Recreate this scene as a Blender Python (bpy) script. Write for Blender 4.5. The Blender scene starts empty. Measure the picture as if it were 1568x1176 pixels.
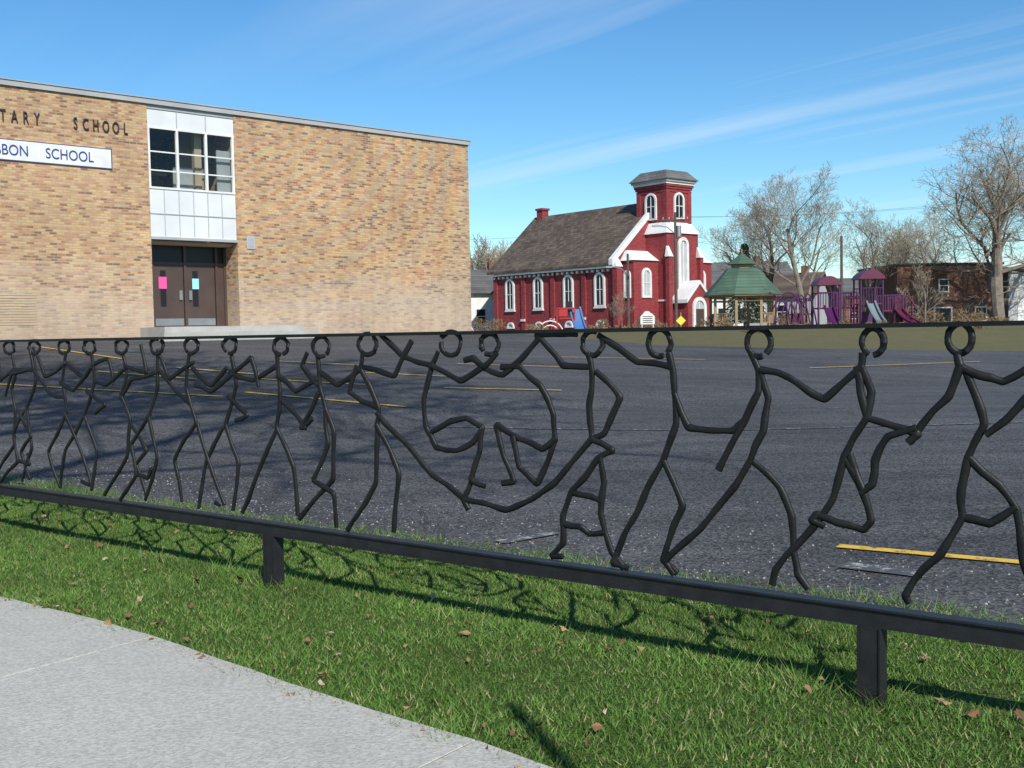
import bpy, math, random
import numpy as np
from mathutils import Vector, Matrix, noise
random.seed(7); np.random.seed(7)
scene = bpy.context.scene
# ------------------------------------------------------------------ survey / camera model
EYE=1.35; FPX=1655.0; CX,CY=784.0,588.0
PITCH=math.radians(2.84); ROLL=math.radians(1.08)
F=Vector((0,math.cos(PITCH),-math.sin(PITCH))); U0=Vector((0,math.sin(PITCH),math.cos(PITCH))); X0=Vector((1,0,0))
CR=X0*math.cos(ROLL)-U0*math.sin(ROLL); CU=X0*math.sin(ROLL)+U0*math.cos(ROLL)
def ray(u,v): return F+CR*((u-CX)/FPX)-CU*((v-CY)/FPX)
P1=Vector((-1.30,5.76)); FD=Vector((0.795,-0.6066)).normalized(); FN=Vector((-FD.y,FD.x))
def fs(s,q): 
    p=P1+FD*s+FN*q; return (p.x,p.y)
def fence_pt(u,v):
    d=ray(u,v); o=Vector((0,0,EYE)); den=d.x*FN.x+d.y*FN.y
    t=(P1.dot(FN))/den; p=o+d*t
    return Vector(((Vector((p.x,p.y))-P1).dot(FD),p.z))
def smooth(a,b,x):
    t=min(1,max(0,(x-a)/(b-a))); return t*t*(3-2*t)
def gz(x,y):
    b=-.668*x+.744*y
    z1=1.3*min(1,max(0,(b-9.5)/21.5)); 
    if b<12: z1=1.3/21.5*max(0,(b-7))**2/20 if b>7 else 0
    z2=1.25*smooth(32,50,y)
    return max(z1,z2)
def ground_pt(u,v):
    d=ray(u,v); t=1.0
    while t<120:
        p=Vector((0,0,EYE))+d*t
        if p.z<=gz(p.x,p.y): break
        t+=0.03
    return (p.x,p.y)
# inner edge of the pavement in fence coordinates (s along fence, q across)
_e=[]
for u,v in [(-120,897),(0,922),(150,960),(240,986),(400,1042),(540,1090),(700,1142),(860,1196),(1000,1246)]:
    p=Vector(ground_pt(u,v))-P1; _e.append((p.dot(FD),p.dot(FN)))
def edge_q(s):
    if s<=_e[0][0]: return _e[0][1]
    for a,b in zip(_e[:-1],_e[1:]):
        if s<=b[0]: return a[1]+(b[1]-a[1])*(s-a[0])/(b[0]-a[0])
    return _e[-1][1]

# ------------------------------------------------------------------ materials
def nt(name):
    m=bpy.data.materials.new(name); m.use_nodes=True
    n=m.node_tree; b=n.nodes["Principled BSDF"]; return m,n,b
def N(n,t,**k):
    x=n.nodes.new(t)
    for a,v in k.items(): setattr(x,a,v)
    return x
def setin(node,**k):
    for a,v in k.items(): node.inputs[a.replace('_',' ')].default_value=v
def ramp(n,fac,stops):
    r=N(n,'ShaderNodeValToRGB'); e=r.color_ramp.elements
    while len(e)<len(stops): e.new(.5)
    for i,(p,c) in enumerate(stops):
        e[i].position=p; e[i].color=(c[0],c[1],c[2],1) if hasattr(c,'__len__') else (c,c,c,1)
    n.links.new(fac,r.inputs[0]); return r.outputs[0]
def mixc(n,fac,a,b,bt='MIX'):
    m=N(n,'ShaderNodeMix',data_type='RGBA',blend_type=bt)
    for s,v in ((0,fac),(6,a),(7,b)):
        if hasattr(v,'links'): n.links.new(v,m.inputs[s])
        else: m.inputs[s].default_value=v if s==0 else (v[0],v[1],v[2],1)
    return m.outputs[2]
def noise_tex(n,scale,detail=4,vec=None,rough=.55):
    t=N(n,'ShaderNodeTexNoise'); setin(t,Scale=scale,Detail=detail,Roughness=rough)
    if vec is None: vec=N(n,'ShaderNodeTexCoord').outputs['Object']
    n.links.new(vec,t.inputs['Vector']); return t.outputs[0]
def bump(n,b,h,strength=.3,dist=.01):
    x=N(n,'ShaderNodeBump'); setin(x,Strength=strength,Distance=dist)
    n.links.new(h,x.inputs['Height']); n.links.new(x.outputs[0],b.inputs['Normal'])
def pm(name,c,c2=None,scale=3,rough=.7,metal=0,bs=.2,bd=.01,spec=.5):
    m,n,b=nt(name)
    if c2 is None: c2=tuple(x*.75 for x in c)
    f=noise_tex(n,scale,4)
    n.links.new(ramp(n,f,[(.3,c2),(.7,c)]),b.inputs['Base Color'])
    setin(b,Roughness=rough,Metallic=metal); b.inputs['Specular IOR Level'].default_value=spec
    bump(n,b,noise_tex(n,scale*8,2),bs,bd); return m
def brickmat(name,stops,mortar,bw=.21,rh=.075,ms=.01,stain=None,patch=.25):
    m,n,b=nt(name); L=n.links.new
    tc=N(n,'ShaderNodeTexCoord'); sp=N(n,'ShaderNodeSeparateXYZ'); L(tc.outputs['Object'],sp.inputs[0])
    ad=N(n,'ShaderNodeMath',operation='ADD'); L(sp.outputs[0],ad.inputs[0]); L(sp.outputs[1],ad.inputs[1])
    cb=N(n,'ShaderNodeCombineXYZ'); L(ad.outputs[0],cb.inputs[0]); L(sp.outputs[2],cb.inputs[1])
    br=N(n,'ShaderNodeTexBrick'); L(cb.outputs[0],br.inputs['Vector'])
    setin(br,Scale=1.0); br.inputs['Mortar Size'].default_value=ms; br.inputs['Brick Width'].default_value=bw; br.inputs['Row Height'].default_value=rh
    br.inputs['Mortar Smooth'].default_value=.1
    br.inputs['Color1'].default_value=(0,0,0,1); br.inputs['Color2'].default_value=(1,1,1,1); br.inputs['Mortar'].default_value=(.5,.5,.5,1)
    mp=N(n,'ShaderNodeMapping'); L(cb.outputs[0],mp.inputs[0]); mp.inputs['Scale'].default_value=(.8,4.2,1)
    pn=noise_tex(n,1.0,5,mp.outputs[0],.65)
    a=N(n,'ShaderNodeMath',operation='MULTIPLY_ADD'); L(pn,a.inputs[0]); a.inputs[1].default_value=patch*2; a.inputs[2].default_value=-patch
    s=N(n,'ShaderNodeMath',operation='ADD'); L(br.outputs['Color'],s.inputs[0]); L(a.outputs[0],s.inputs[1])
    col=ramp(n,s.outputs[0],stops)
    col=mixc(n,br.outputs['Fac'],col,mortar)
    if stain:
        zr=N(n,'ShaderNodeMath',operation='MULTIPLY_ADD'); L(sp.outputs[2],zr.inputs[0]); zr.inputs[1].default_value=-.20; zr.inputs[2].default_value=.45
        z2=N(n,'ShaderNodeMath',operation='ADD'); L(zr.outputs[0],z2.inputs[0]); L(noise_tex(n,.5,5,mp.outputs[0],.6),z2.inputs[1])
        f=ramp(n,z2.outputs[0],[(.45,0.0),(.75,.5)])
        col=mixc(n,f,col,stain)
    big=noise_tex(n,.35,4,cb.outputs[0]); col=mixc(n,1.0,col,ramp(n,big,[(.3,.80),(.7,1.06)]),'MULTIPLY')
    mp2=N(n,'ShaderNodeMapping'); L(cb.outputs[0],mp2.inputs[0]); mp2.inputs['Scale'].default_value=(2.2,.16,1)
    col=mixc(n,1.0,col,ramp(n,noise_tex(n,1.0,5,mp2.outputs[0],.7),[(.3,.84),(.6,1.03)]),'MULTIPLY')
    L(col,b.inputs['Base Color']); setin(b,Roughness=.85)
    inv=N(n,'ShaderNodeMath',operation='SUBTRACT'); inv.inputs[0].default_value=1; L(br.outputs['Fac'],inv.inputs[1])
    bump(n,b,inv.outputs[0],.5,.008); return m

M={}
M['school']=brickmat('school_brick',[(0,(.23,.13,.08)),(.18,(.44,.20,.095)),(.38,(.56,.34,.155)),(.66,(.62,.43,.205)),(.84,(.55,.32,.17)),(1,(.46,.23,.13))],(.40,.33,.25),stain=(.52,.43,.35),patch=.65)
M['red']=brickmat('church_brick',[(0,(.19,.025,.030)),(.5,(.29,.036,.042)),(1,(.36,.052,.055))],(.26,.045,.048),patch=.3)
M['dkbrick']=brickmat('dark_brick',[(0,(.14,.055,.035)),(.5,(.20,.08,.05)),(1,(.26,.11,.07))],(.2,.12,.09))
M['white']=pm('white_paint',(.78,.78,.76),(.64,.64,.62),2,.5)
M['trim']=pm('grey_metal_trim',(.42,.43,.43),(.33,.34,.35),1,.5)
M['panel']=pm('white_panel',(.72,.73,.74),(.60,.62,.63),.8,.35,bs=.02)
M['brown']=pm('brown_door_paint',(.085,.055,.045),(.065,.042,.035),2,.45)
M['dark']=pm('dark_opening',(.012,.012,.014),(.008,.008,.01),1,.4)
M['black']=pm('black_letter_metal',(.02,.02,.022),(.03,.03,.03),5,.4)
M['blue']=pm('navy_ink',(.02,.06,.25),(.02,.05,.2),5,.5)
M['pink']=pm('pink_paper',(.8,.10,.35),(.75,.09,.3),5,.8)
M['cyan']=pm('cyan_paper',(.35,.75,.8),(.3,.7,.75),5,.8)
M['tan']=pm('tan_interior',(.50,.40,.28),(.40,.31,.21),1,.8)
M['blind']=pm('grey_window_blind',(.40,.41,.40),(.32,.33,.33),2,.8)
M['conc']=pm('step_concrete',(.45,.44,.41),(.34,.33,.31),2,.85)
M['soil']=pm('joint_soil',(.12,.10,.075),(.07,.06,.045),20,.95)
def shingle(name,c1,c2,c3):
    m,n,b=nt(name); L=n.links.new
    tc=N(n,'ShaderNodeTexCoord'); sp=N(n,'ShaderNodeSeparateXYZ'); L(tc.outputs['Object'],sp.inputs[0])
    cb=N(n,'ShaderNodeCombineXYZ'); L(sp.outputs[1],cb.inputs[0]); L(sp.outputs[2],cb.inputs[1])
    br=N(n,'ShaderNodeTexBrick'); L(cb.outputs[0],br.inputs['Vector']); setin(br,Scale=1.0)
    br.inputs['Brick Width'].default_value=.45; br.inputs['Row Height'].default_value=.2; br.inputs['Mortar Size'].default_value=.012
    for k,c in (('Color1',c1),('Color2',c2),('Mortar',c3)): br.inputs[k].default_value=(*c,1)
    col=mixc(n,1.0,br.outputs['Color'],ramp(n,noise_tex(n,.7,5),[(.3,.75),(.7,1.2)]),'MULTIPLY')
    L(col,b.inputs['Base Color']); setin(b,Roughness=.9); return m
M['shingle']=shingle('brown_shingles',(.07,.05,.038),(.15,.11,.08),(.035,.027,.022))
M['greyshingle']=shingle('grey_shingles',(.10,.10,.10),(.15,.145,.14),(.05,.05,.05))
M['greenshingle']=shingle('green_shingles',(.055,.105,.07),(.085,.145,.095),(.03,.06,.04))
M['wood']=pm('tan_timber',(.36,.25,.15),(.28,.19,.11),3,.8)
M['pole']=pm('weathered_pole',(.11,.09,.075),(.07,.06,.05),4,.9)
M['fence']=pm('black_enamel',(.006,.006,.007),(.016,.015,.015),9,.5,bs=.35,bd=.003,spec=.30)
M['post']=pm('worn_black_enamel',(.012,.012,.014),(.022,.022,.024),14,.5,bs=.3,bd=.002,spec=.4)
M['purple']=pm('purple_powdercoat',(.085,.012,.085),(.065,.010,.065),4,.45)
M['maroon']=pm('maroon_plastic',(.13,.016,.05),(.10,.012,.04),4,.45)
M['teal']=pm('grey_teal_plastic',(.20,.26,.27),(.17,.22,.23),4,.4)
M['redp']=pm('red_paint',(.45,.03,.03),(.38,.025,.025),4,.4)
M['bluep']=pm('blue_slide_plastic',(.07,.17,.38),(.06,.14,.32),4,.4)
M['yellow']=pm('yellow_sign_paint',(.75,.65,.05),(.7,.6,.05),4,.5)
M['grey']=pm('grey_siding',(.45,.46,.46),(.38,.39,.4),1,.8)
M['steel']=pm('galvanised_steel',(.35,.36,.37),(.28,.29,.3),4,.45,metal=.6)
m,n,b=nt('window_glass'); M['glass']=m
out=[x for x in n.nodes if x.type=='OUTPUT_MATERIAL'][0]
tr=N(n,'ShaderNodeBsdfTransparent'); tr.inputs[0].default_value=(.93,.95,.95,1); gl=N(n,'ShaderNodeBsdfGlossy'); gl.inputs['Roughness'].default_value=.02
mx=N(n,'ShaderNodeMixShader'); lw=N(n,'ShaderNodeLayerWeight'); lw.inputs[0].default_value=.26
wv=N(n,'ShaderNodeBump'); setin(wv,Strength=.05,Distance=.02); n.links.new(noise_tex(n,1.5,1),wv.inputs['Height']); n.links.new(wv.outputs[0],gl.inputs['Normal'])
n.links.new(lw.outputs['Fresnel'],mx.inputs[0]); n.links.new(tr.outputs[0],mx.inputs[1]); n.links.new(gl.outputs[0],mx.inputs[2]); n.links.new(mx.outputs[0],out.inputs[0])
# turf
m,n,b=nt('turf'); M['turf']=m; L=n.links.new
tco=N(n,'ShaderNodeTexCoord').outputs['Object']; spx=N(n,'ShaderNodeSeparateXYZ'); L(tco,spx.inputs[0])
a=noise_tex(n,.3,5); c=noise_tex(n,9,4); e=noise_tex(n,60,2)
green=mixc(n,c,(.045,.085,.018),(.08,.125,.028)); green=mixc(n,ramp(n,a,[(.5,0),(.75,.5)]),green,(.11,.10,.05))
dry=mixc(n,noise_tex(n,1.1,5,None,.7),(.095,.115,.04),(.20,.155,.095))
mr=N(n,'ShaderNodeMapRange'); L(spx.outputs[1],mr.inputs[0]); mr.inputs[1].default_value=22; mr.inputs[2].default_value=32
col=mixc(n,mr.outputs[0],green,dry); col=mixc(n,1.0,col,ramp(n,e,[(.3,.6),(.7,1.3)]),'MULTIPLY')
L(col,b.inputs['Base Color']); setin(b,Roughness=.95); b.inputs['Specular IOR Level'].default_value=.1; bump(n,b,e,.8,.03)
# asphalt
m,n,b=nt('asphalt'); M['asphalt']=m; L=n.links.new
tc=N(n,'ShaderNodeTexCoord').outputs['Object']
vo=N(n,'ShaderNodeTexVoronoi'); setin(vo,Scale=66.0); L(tc,vo.inputs['Vector'])
agg=mixc(n,ramp(n,vo.outputs['Color'],[(.2,0),(.9,1)]),(.030,.031,.034),(.140,.139,.140))
pat=noise_tex(n,.22,5,None,.6); agg=mixc(n,1.0,agg,ramp(n,pat,[(.3,.74),(.7,1.2)]),'MULTIPLY')
mp=N(n,'ShaderNodeMapping'); L(tc,mp.inputs[0]); mp.inputs['Rotation'].default_value=(0,0,.65); mp.inputs['Scale'].default_value=(.25,1.6,1)
str_=noise_tex(n,1.0,5,mp.outputs[0],.7); agg=mixc(n,1.0,agg,ramp(n,str_,[(.35,.80),(.7,1.28)]),'MULTIPLY')
wn=noise_tex(n,1.1,7,None,.8); w=ramp(n,wn,[(.59,0),(.70,.45)]); agg=mixc(n,w,agg,(.19,.185,.17))
dn=N(n,'ShaderNodeTexNoise'); setin(dn,Scale=1.2,Detail=4.0); L(tc,dn.inputs['Vector'])
va=N(n,'ShaderNodeVectorMath',operation='MULTIPLY_ADD'); L(dn.outputs['Color'],va.inputs[0]); va.inputs[1].default_value=(.9,.9,0); L(tc,va.inputs[2])
vc=N(n,'ShaderNodeTexVoronoi',feature='DISTANCE_TO_EDGE'); setin(vc,Scale=.36); L(va.outputs[0],vc.inputs['Vector'])
agg=mixc(n,ramp(n,vc.outputs['Distance'],[(0,.5),(.008,0)]),agg,(.03,.03,.03))
L(agg,b.inputs['Base Color']); setin(b,Roughness=.9); b.inputs['Specular IOR Level'].default_value=.2
bump(n,b,vo.outputs['Distance'],.7,.006)
def paint(name,c,wear):
    m,n,b=nt(name); L=n.links.new
    f=ramp(n,noise_tex(n,14,6,None,.8),[(wear,0),(wear+.1,1)])
    L(mixc(n,f,(.07,.07,.07),c),b.inputs['Base Color']); setin(b,Roughness=.7); bump(n,b,noise_tex(n,80,3),.5,.004); return m
M['ypaint']=paint('yellow_line_paint',(.72,.45,.05),.38)
M['wpaint']=paint('worn_white_line_paint',(.42,.42,.40),.52)
m,n,b=nt('sidewalk_concrete'); M['side']=m; L=n.links.new
c=mixc(n,noise_tex(n,1.0,6,None,.6),(.42,.405,.355),(.57,.55,.485))
c=mixc(n,1.0,c,ramp(n,noise_tex(n,60,3),[(.3,.76),(.65,1.08)]),'MULTIPLY')
st=ramp(n,noise_tex(n,2.4,6,None,.75),[(.54,0),(.8,.5)]); c=mixc(n,st,c,(.29,.27,.22))
sp_=N(n,'ShaderNodeTexVoronoi'); setin(sp_,Scale=52.0); L(N(n,'ShaderNodeTexCoord').outputs['Object'],sp_.inputs['Vector'])
c=mixc(n,ramp(n,sp_.outputs['Distance'],[(.14,.5),(.28,0)]),c,(.26,.24,.20))
L(c,b.inputs['Base Color']); setin(b,Roughness=.9); bump(n,b,noise_tex(n,90,3),.7,.006)
def island(name,stops,rough=.6,big=1.6,lo=.75):
    m,n,b=nt(name); g=N(n,'ShaderNodeNewGeometry')
    col=ramp(n,g.outputs['Random Per Island'],stops)
    col=mixc(n,1.0,col,ramp(n,noise_tex(n,big,3),[(.3,lo),(.7,1.2)]),'MULTIPLY')
    n.links.new(col,b.inputs['Base Color']); setin(b,Roughness=rough); b.inputs['Specular IOR Level'].default_value=.2
    return m
M['blade']=island('grass_blades',[(0,(.055,.12,.02)),(.35,(.09,.18,.032)),(.75,(.125,.235,.045)),(.90,(.18,.235,.065)),(.97,(.38,.32,.17))],big=1.3,lo=.7)
M['leaf']=island('dead_leaves',[(0,(.14,.07,.035)),(.4,(.26,.14,.07)),(.8,(.36,.24,.13)),(1,(.45,.36,.25))])
M['pebble']=island('loose_gravel',[(0,(.10,.10,.10)),(.5,(.24,.23,.21)),(1,(.40,.38,.34))],.9)
M['bark']=pm('grey_bark',(.24,.20,.16),(.14,.11,.09),3,.95)
M['twig']=pm('twig_bark',(.36,.30,.22),(.26,.21,.15),1,.95)
M['bud']=island('spring_buds',[(0,(.30,.28,.13)),(.5,(.38,.33,.17)),(1,(.32,.25,.16))],.8)
M['conifer']=island('conifer_foliage',[(0,(.03,.05,.025)),(1,(.06,.09,.04))],.8)
M['shrub']=island('dry_shrub_twigs',[(0,(.16,.10,.06)),(.6,(.22,.15,.09)),(1,(.14,.13,.05))],.9)

# ------------------------------------------------------------------ mesh builder
class MB:
    def __init__(s): s.v=[]; s.f=[]; s.fm=[]; s.mats=[]
    def mi(s,m):
        if m not in s.mats: s.mats.append(m)
        return s.mats.index(m)
    def add(s,vs,fs_,m):
        o=len(s.v); s.v+= [tuple(x) for x in vs]; k=s.mi(m)
        for f in fs_: s.f.append([i+o for i in f]); s.fm.append(k)
    def box(s,x0,x1,y0,y1,z0,z1,m):
        s.add([(x0,y0,z0),(x1,y0,z0),(x1,y1,z0),(x0,y1,z0),(x0,y0,z1),(x1,y0,z1),(x1,y1,z1),(x0,y1,z1)],
          [(0,3,2,1),(4,5,6,7),(0,1,5,4),(1,2,6,5),(2,3,7,6),(3,0,4,7)],m)
    def ext(s,pts,O,A,B,Nn,t,m,back=0.0):
        O,A,B,Nn=map(Vector,(O,A,B,Nn)); k=len(pts)
        v=[O+A*a+B*b_+Nn*back for a,b_ in pts]+[O+A*a+B*b_+Nn*t for a,b_ in pts]
        s.add(v,[tuple(range(k))[::-1],tuple(range(k,2*k))]+[(i,(i+1)%k,(i+1)%k+k,i+k) for i in range(k)],m)
    def ring(s,outer,inner,O,A,B,Nn,t,m):
        O,A,B,Nn=map(Vector,(O,A,B,Nn)); k=len(outer)
        P=lambda q,h:[O+A*a+B*b_+Nn*h for a,b_ in q]
        v=P(outer,0)+P(outer,t)+P(inner,t)+P(inner,0); f=[]
        for i in range(k):
            j=(i+1)%k
            f+=[(i,j,j+k,i+k),(i+k,j+k,j+2*k,i+2*k),(i+2*k,j+2*k,j+3*k,i+3*k)]
        s.add(v,f,m)
    def tube(s,pts,rad,n,m,cap=True,flat=1.0,fn=None):
        pts=[Vector(p) for p in pts]; k=len(pts); vs=[]; up=None
        for i,p in enumerate(pts):
            t=(pts[min(i+1,k-1)]-pts[max(i-1,0)])
            if t.length<1e-9: t=Vector((0,0,1))
            t.normalize()
            if fn is not None: a=fn; 
            else:
                if up is None: up=Vector((0,0,1)) if abs(t.z)<.9 else Vector((1,0,0))
                a=t.cross(up); 
                if a.length<1e-6: a=t.orthogonal()
                a.normalize(); up=a.cross(t)
            bb=a.cross(t).normalized(); r=rad[i] if hasattr(rad,'__len__') else rad
            for j in range(n):
                th=2*math.pi*(j+.5)/n; vs.append(p+a*math.cos(th)*r*flat+bb*math.sin(th)*r)
        f=[]
        for i in range(k-1):
            for j in range(n):
                jj=(j+1)%n; f.append((i*n+j,i*n+jj,(i+1)*n+jj,(i+1)*n+j))
        if cap: f+=[tuple(range(n))[::-1],tuple(range((k-1)*n,k*n))]
        s.add(vs,f,m)
    def build(s,name,parent=None,smooth_=False):
        me=bpy.data.meshes.new(name); me.from_pydata(s.v,[],s.f)
        for k in s.mats: me.materials.append(M[k])
        me.polygons.foreach_set('material_index',s.fm)
        if smooth_: me.polygons.foreach_set('use_smooth',[True]*len(s.f))
        me.update(); o=bpy.data.objects.new(name,me); scene.collection.objects.link(o)
        if parent: o.parent=parent
        return o
def empty(name,loc=(0,0,0),rot=0):
    e=bpy.data.objects.new(name,None); e.location=loc; e.rotation_euler=(0,0,rot); e.empty_display_size=.3
    scene.collection.objects.link(e); return e
def arch(cx,z0,w,h,k=9,pt=1.0):
    r=w/2; top=z0+h-r*pt
    return [(cx-r,z0),(cx+r,z0)]+[(cx+r*math.cos(math.pi*i/k),top+r*pt*math.sin(math.pi*i/k)) for i in range(k+1)]
def archwin(mb,O,A,Nn,cx,z0,w,h,fill='dark',fr='white',t=.12,fw=.13,bars=True):
    o=arch(cx,z0,w,h); i=arch(cx,z0+fw*.8,w-2*fw,h-fw*1.8)
    B=(0,0,1); mb.ring(o,i,O,A,B,Nn,t,fr); mb.ext(i,O,A,B,Nn,.03,fill,back=.005)
    if bars:
        mb.ext([(cx-.03,z0+fw),(cx+.03,z0+fw),(cx+.03,z0+h-fw*1.2),(cx-.03,z0+h-fw*1.2)],O,A,B,Nn,.07,fr,back=.032)
        zz=z0+h*.5; mb.ext([(cx-w/2+fw,zz-.03),(cx+w/2-fw,zz-.03),(cx+w/2-fw,zz+.03),(cx-w/2+fw,zz+.03)],O,A,B,Nn,.066,fr,back=.032)

import bmesh
def drape(name,poly,mat,dz,step=1.0,parent=None):
    bm=bmesh.new(); vs=[bm.verts.new((x,y,0)) for x,y in poly]; bm.faces.new(vs)
    xs=[p[0] for p in poly]; ys=[p[1] for p in poly]
    if step:
        for ax,lo,hi in ((0,min(xs),max(xs)),(1,min(ys),max(ys))):
            k=math.floor(lo/step)+1
            while k*step<hi:
                co=(k*step,0,0) if ax==0 else (0,k*step,0); no=(1,0,0) if ax==0 else (0,1,0)
                bmesh.ops.bisect_plane(bm,geom=bm.verts[:]+bm.edges[:]+bm.faces[:],plane_co=co,plane_no=no); k+=1
    bmesh.ops.triangulate(bm,faces=bm.faces[:])
    for v in bm.verts: v.co.z=gz(v.co.x,v.co.y)+dz
    bmesh.ops.recalc_face_normals(bm,faces=bm.faces[:])
    me=bpy.data.meshes.new(name); bm.to_mesh(me); bm.free()
    if len(me.polygons) and me.polygons[0].normal.z<0: me.flip_normals()
    me.materials.append(M[mat]); o=bpy.data.objects.new(name,me); scene.collection.objects.link(o)
    if parent: o.parent=parent
    return o
# ------------------------------------------------------------------ parking lot + terrain
near=[]
s=24.0
while s>-34:
    near.append(fs(s,1.22+.06*noise.noise(Vector((s*1.3,0,0)))+.04*noise.noise(Vector((s*6,3,0))))); s-=.12
far=[(-30,31.0),(-21.5,23.2),(-1.3,41.2),(1.5,38.5)]
for i in range(60):
    x=4.5+i*.7; yb=34.2+max(0,(x-10))*.16; far.append((x,yb+.5*noise.noise(Vector((x*.5,9,0)))+.25*noise.noise(Vector((x*2.2,4,0)))))
poly=near+far+[(48,2)]
def inside(x,y,P):
    c=False; j=len(P)-1
    for i in range(len(P)):
        if (P[i][1]>y)!=(P[j][1]>y) and x<(P[j][0]-P[i][0])*(y-P[i][1])/(P[j][1]-P[i][1])+P[i][0]: c=not c
        j=i
    return c
xs=[-1500,-700,-300,-150,-80]+list(range(-50,71,1))+[90,150,300,700,1500]
ys=[-1500,-500,-150,-60,-30]+list(range(-15,61,1))+[75,100,150,250,450,800,1600]
def dip(x,y):
    q=(Vector((x,y))-P1).dot(FN)
    return .09 if (q>2.4 and y<42 and inside(x,y,poly) and inside(x,y+1,poly)) else 0
V=[(x,y,gz(x,y)-dip(x,y)) for y in ys for x in xs]; w=len(xs)
Fc=[(j*w+i,j*w+i+1,(j+1)*w+i+1,(j+1)*w+i) for j in range(len(ys)-1) for i in range(w-1)]
me=bpy.data.meshes.new('ground'); me.from_pydata(V,[],Fc); me.materials.append(M['turf']); me.update()
g=bpy.data.objects.new('ground',me); scene.collection.objects.link(g)
drape('parking_lot',poly,'asphalt',.02,1.0)
mk=empty('parking_markings')
def strip(name,a,b,w_,mat,dz=.03,sub=1.0):
    a=Vector(a); b=Vector(b); d=(b-a).normalized(); nn=Vector((-d.y,d.x))*w_/2
    drape(name,[tuple(a-nn),tuple(b-nn),tuple(b+nn),tuple(a+nn)],mat,dz,sub,mk)
for i,(a,b,w_) in enumerate([((1283,843),(1640,876),.10),((375,603),(622,626),.11),((-20,590),(340,610),.10),((60,533),(190,552),.10),((400,583),(560,592),.09),((560,573),(700,580),.09),
    ((680,597),(860,601),.08),((860,549),(1080,553),.07),((1240,566),(1500,556),.07),((270,566),(400,577),.10),((150,572),(300,584),.09),((700,560),(860,565),.07),((420,556),(560,563),.08)]):
    strip('yellow_line_%d'%i,ground_pt(*a),ground_pt(*b),w_,'ypaint',.03+.002*i)
for i,(a,b,w_) in enumerate([((765,838),(850,822),.12),((1290,874),(1420,888),.16),((600,655),(1040,662),.08),((1120,662),(1568,650),.08)]):
    strip('worn_line_%d'%i,ground_pt(*a),ground_pt(*b),w_,'wpaint',.030)
# loose gravel along the edge of the lot
mb=MB(); rnd=random.Random(12)
for i in range(2600):
    s=rnd.uniform(-6,6.5); q=1.2+abs(rnd.gauss(0,.9)); x,y=fs(s,q); z=gz(x,y)+.021; r=rnd.uniform(.003,.010)
    a=rnd.uniform(0,6.28); mb.add([(x+r*math.cos(a+k*2.1),y+r*math.sin(a+k*2.1),z) for k in range(3)]+[(x,y,z+r*.9)],[(0,1,3),(1,2,3),(2,0,3)],'pebble')
mb.build('loose_gravel')
# sidewalk slabs
mb=MB(); s0=.38-1.95*8
for k in range(16):
    a=s0+1.95*k+.004; b_=s0+1.95*(k+1)-.004; tz=.028+random.uniform(-.001,.001); bv=.002; q0=-2.85; K=8
    ss=[a+(b_-a)*i/K for i in range(K+1)]; qe=[edge_q(s)+.02*noise.noise(Vector((s*5,0,2))) for s in ss]
    gg=max(gz(*fs(a,q0)),gz(*fs(b_,-1)))
    outl=[fs(a,q0),fs(b_,q0)]+[fs(s,q) for s,q in list(zip(ss,qe))[::-1]]
    inn=[fs(a+bv,q0+bv),fs(b_-bv,q0+bv)]+[fs(min(max(s,a+bv),b_-bv),q-bv) for s,q in list(zip(ss,qe))[::-1]]
    k_=len(outl); v=[(*p,gg-.1) for p in outl]+[(*p,gg+tz-bv) for p in outl]+[(*p,gg+tz) for p in inn]
    f=[(i,(i+1)%k_,(i+1)%k_+k_,i+k_) for i in range(k_)]+[(i+k_,(i+1)%k_+k_,(i+1)%k_+2*k_,i+2*k_) for i in range(k_)]+[tuple(range(2*k_,3*k_))]
    mb.add(v,f,'side')
    c=[fs(b_+.0005,q0),fs(b_+.0075,q0),fs(b_+.0075,edge_q(b_)-.01),fs(b_+.0005,edge_q(b_)-.01)]
    mb.add([(*p,gg-.1) for p in c]+[(*p,gg+.0235) for p in c],[(4,5,6,7)],'soil')
mb.build('sidewalk')
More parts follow.
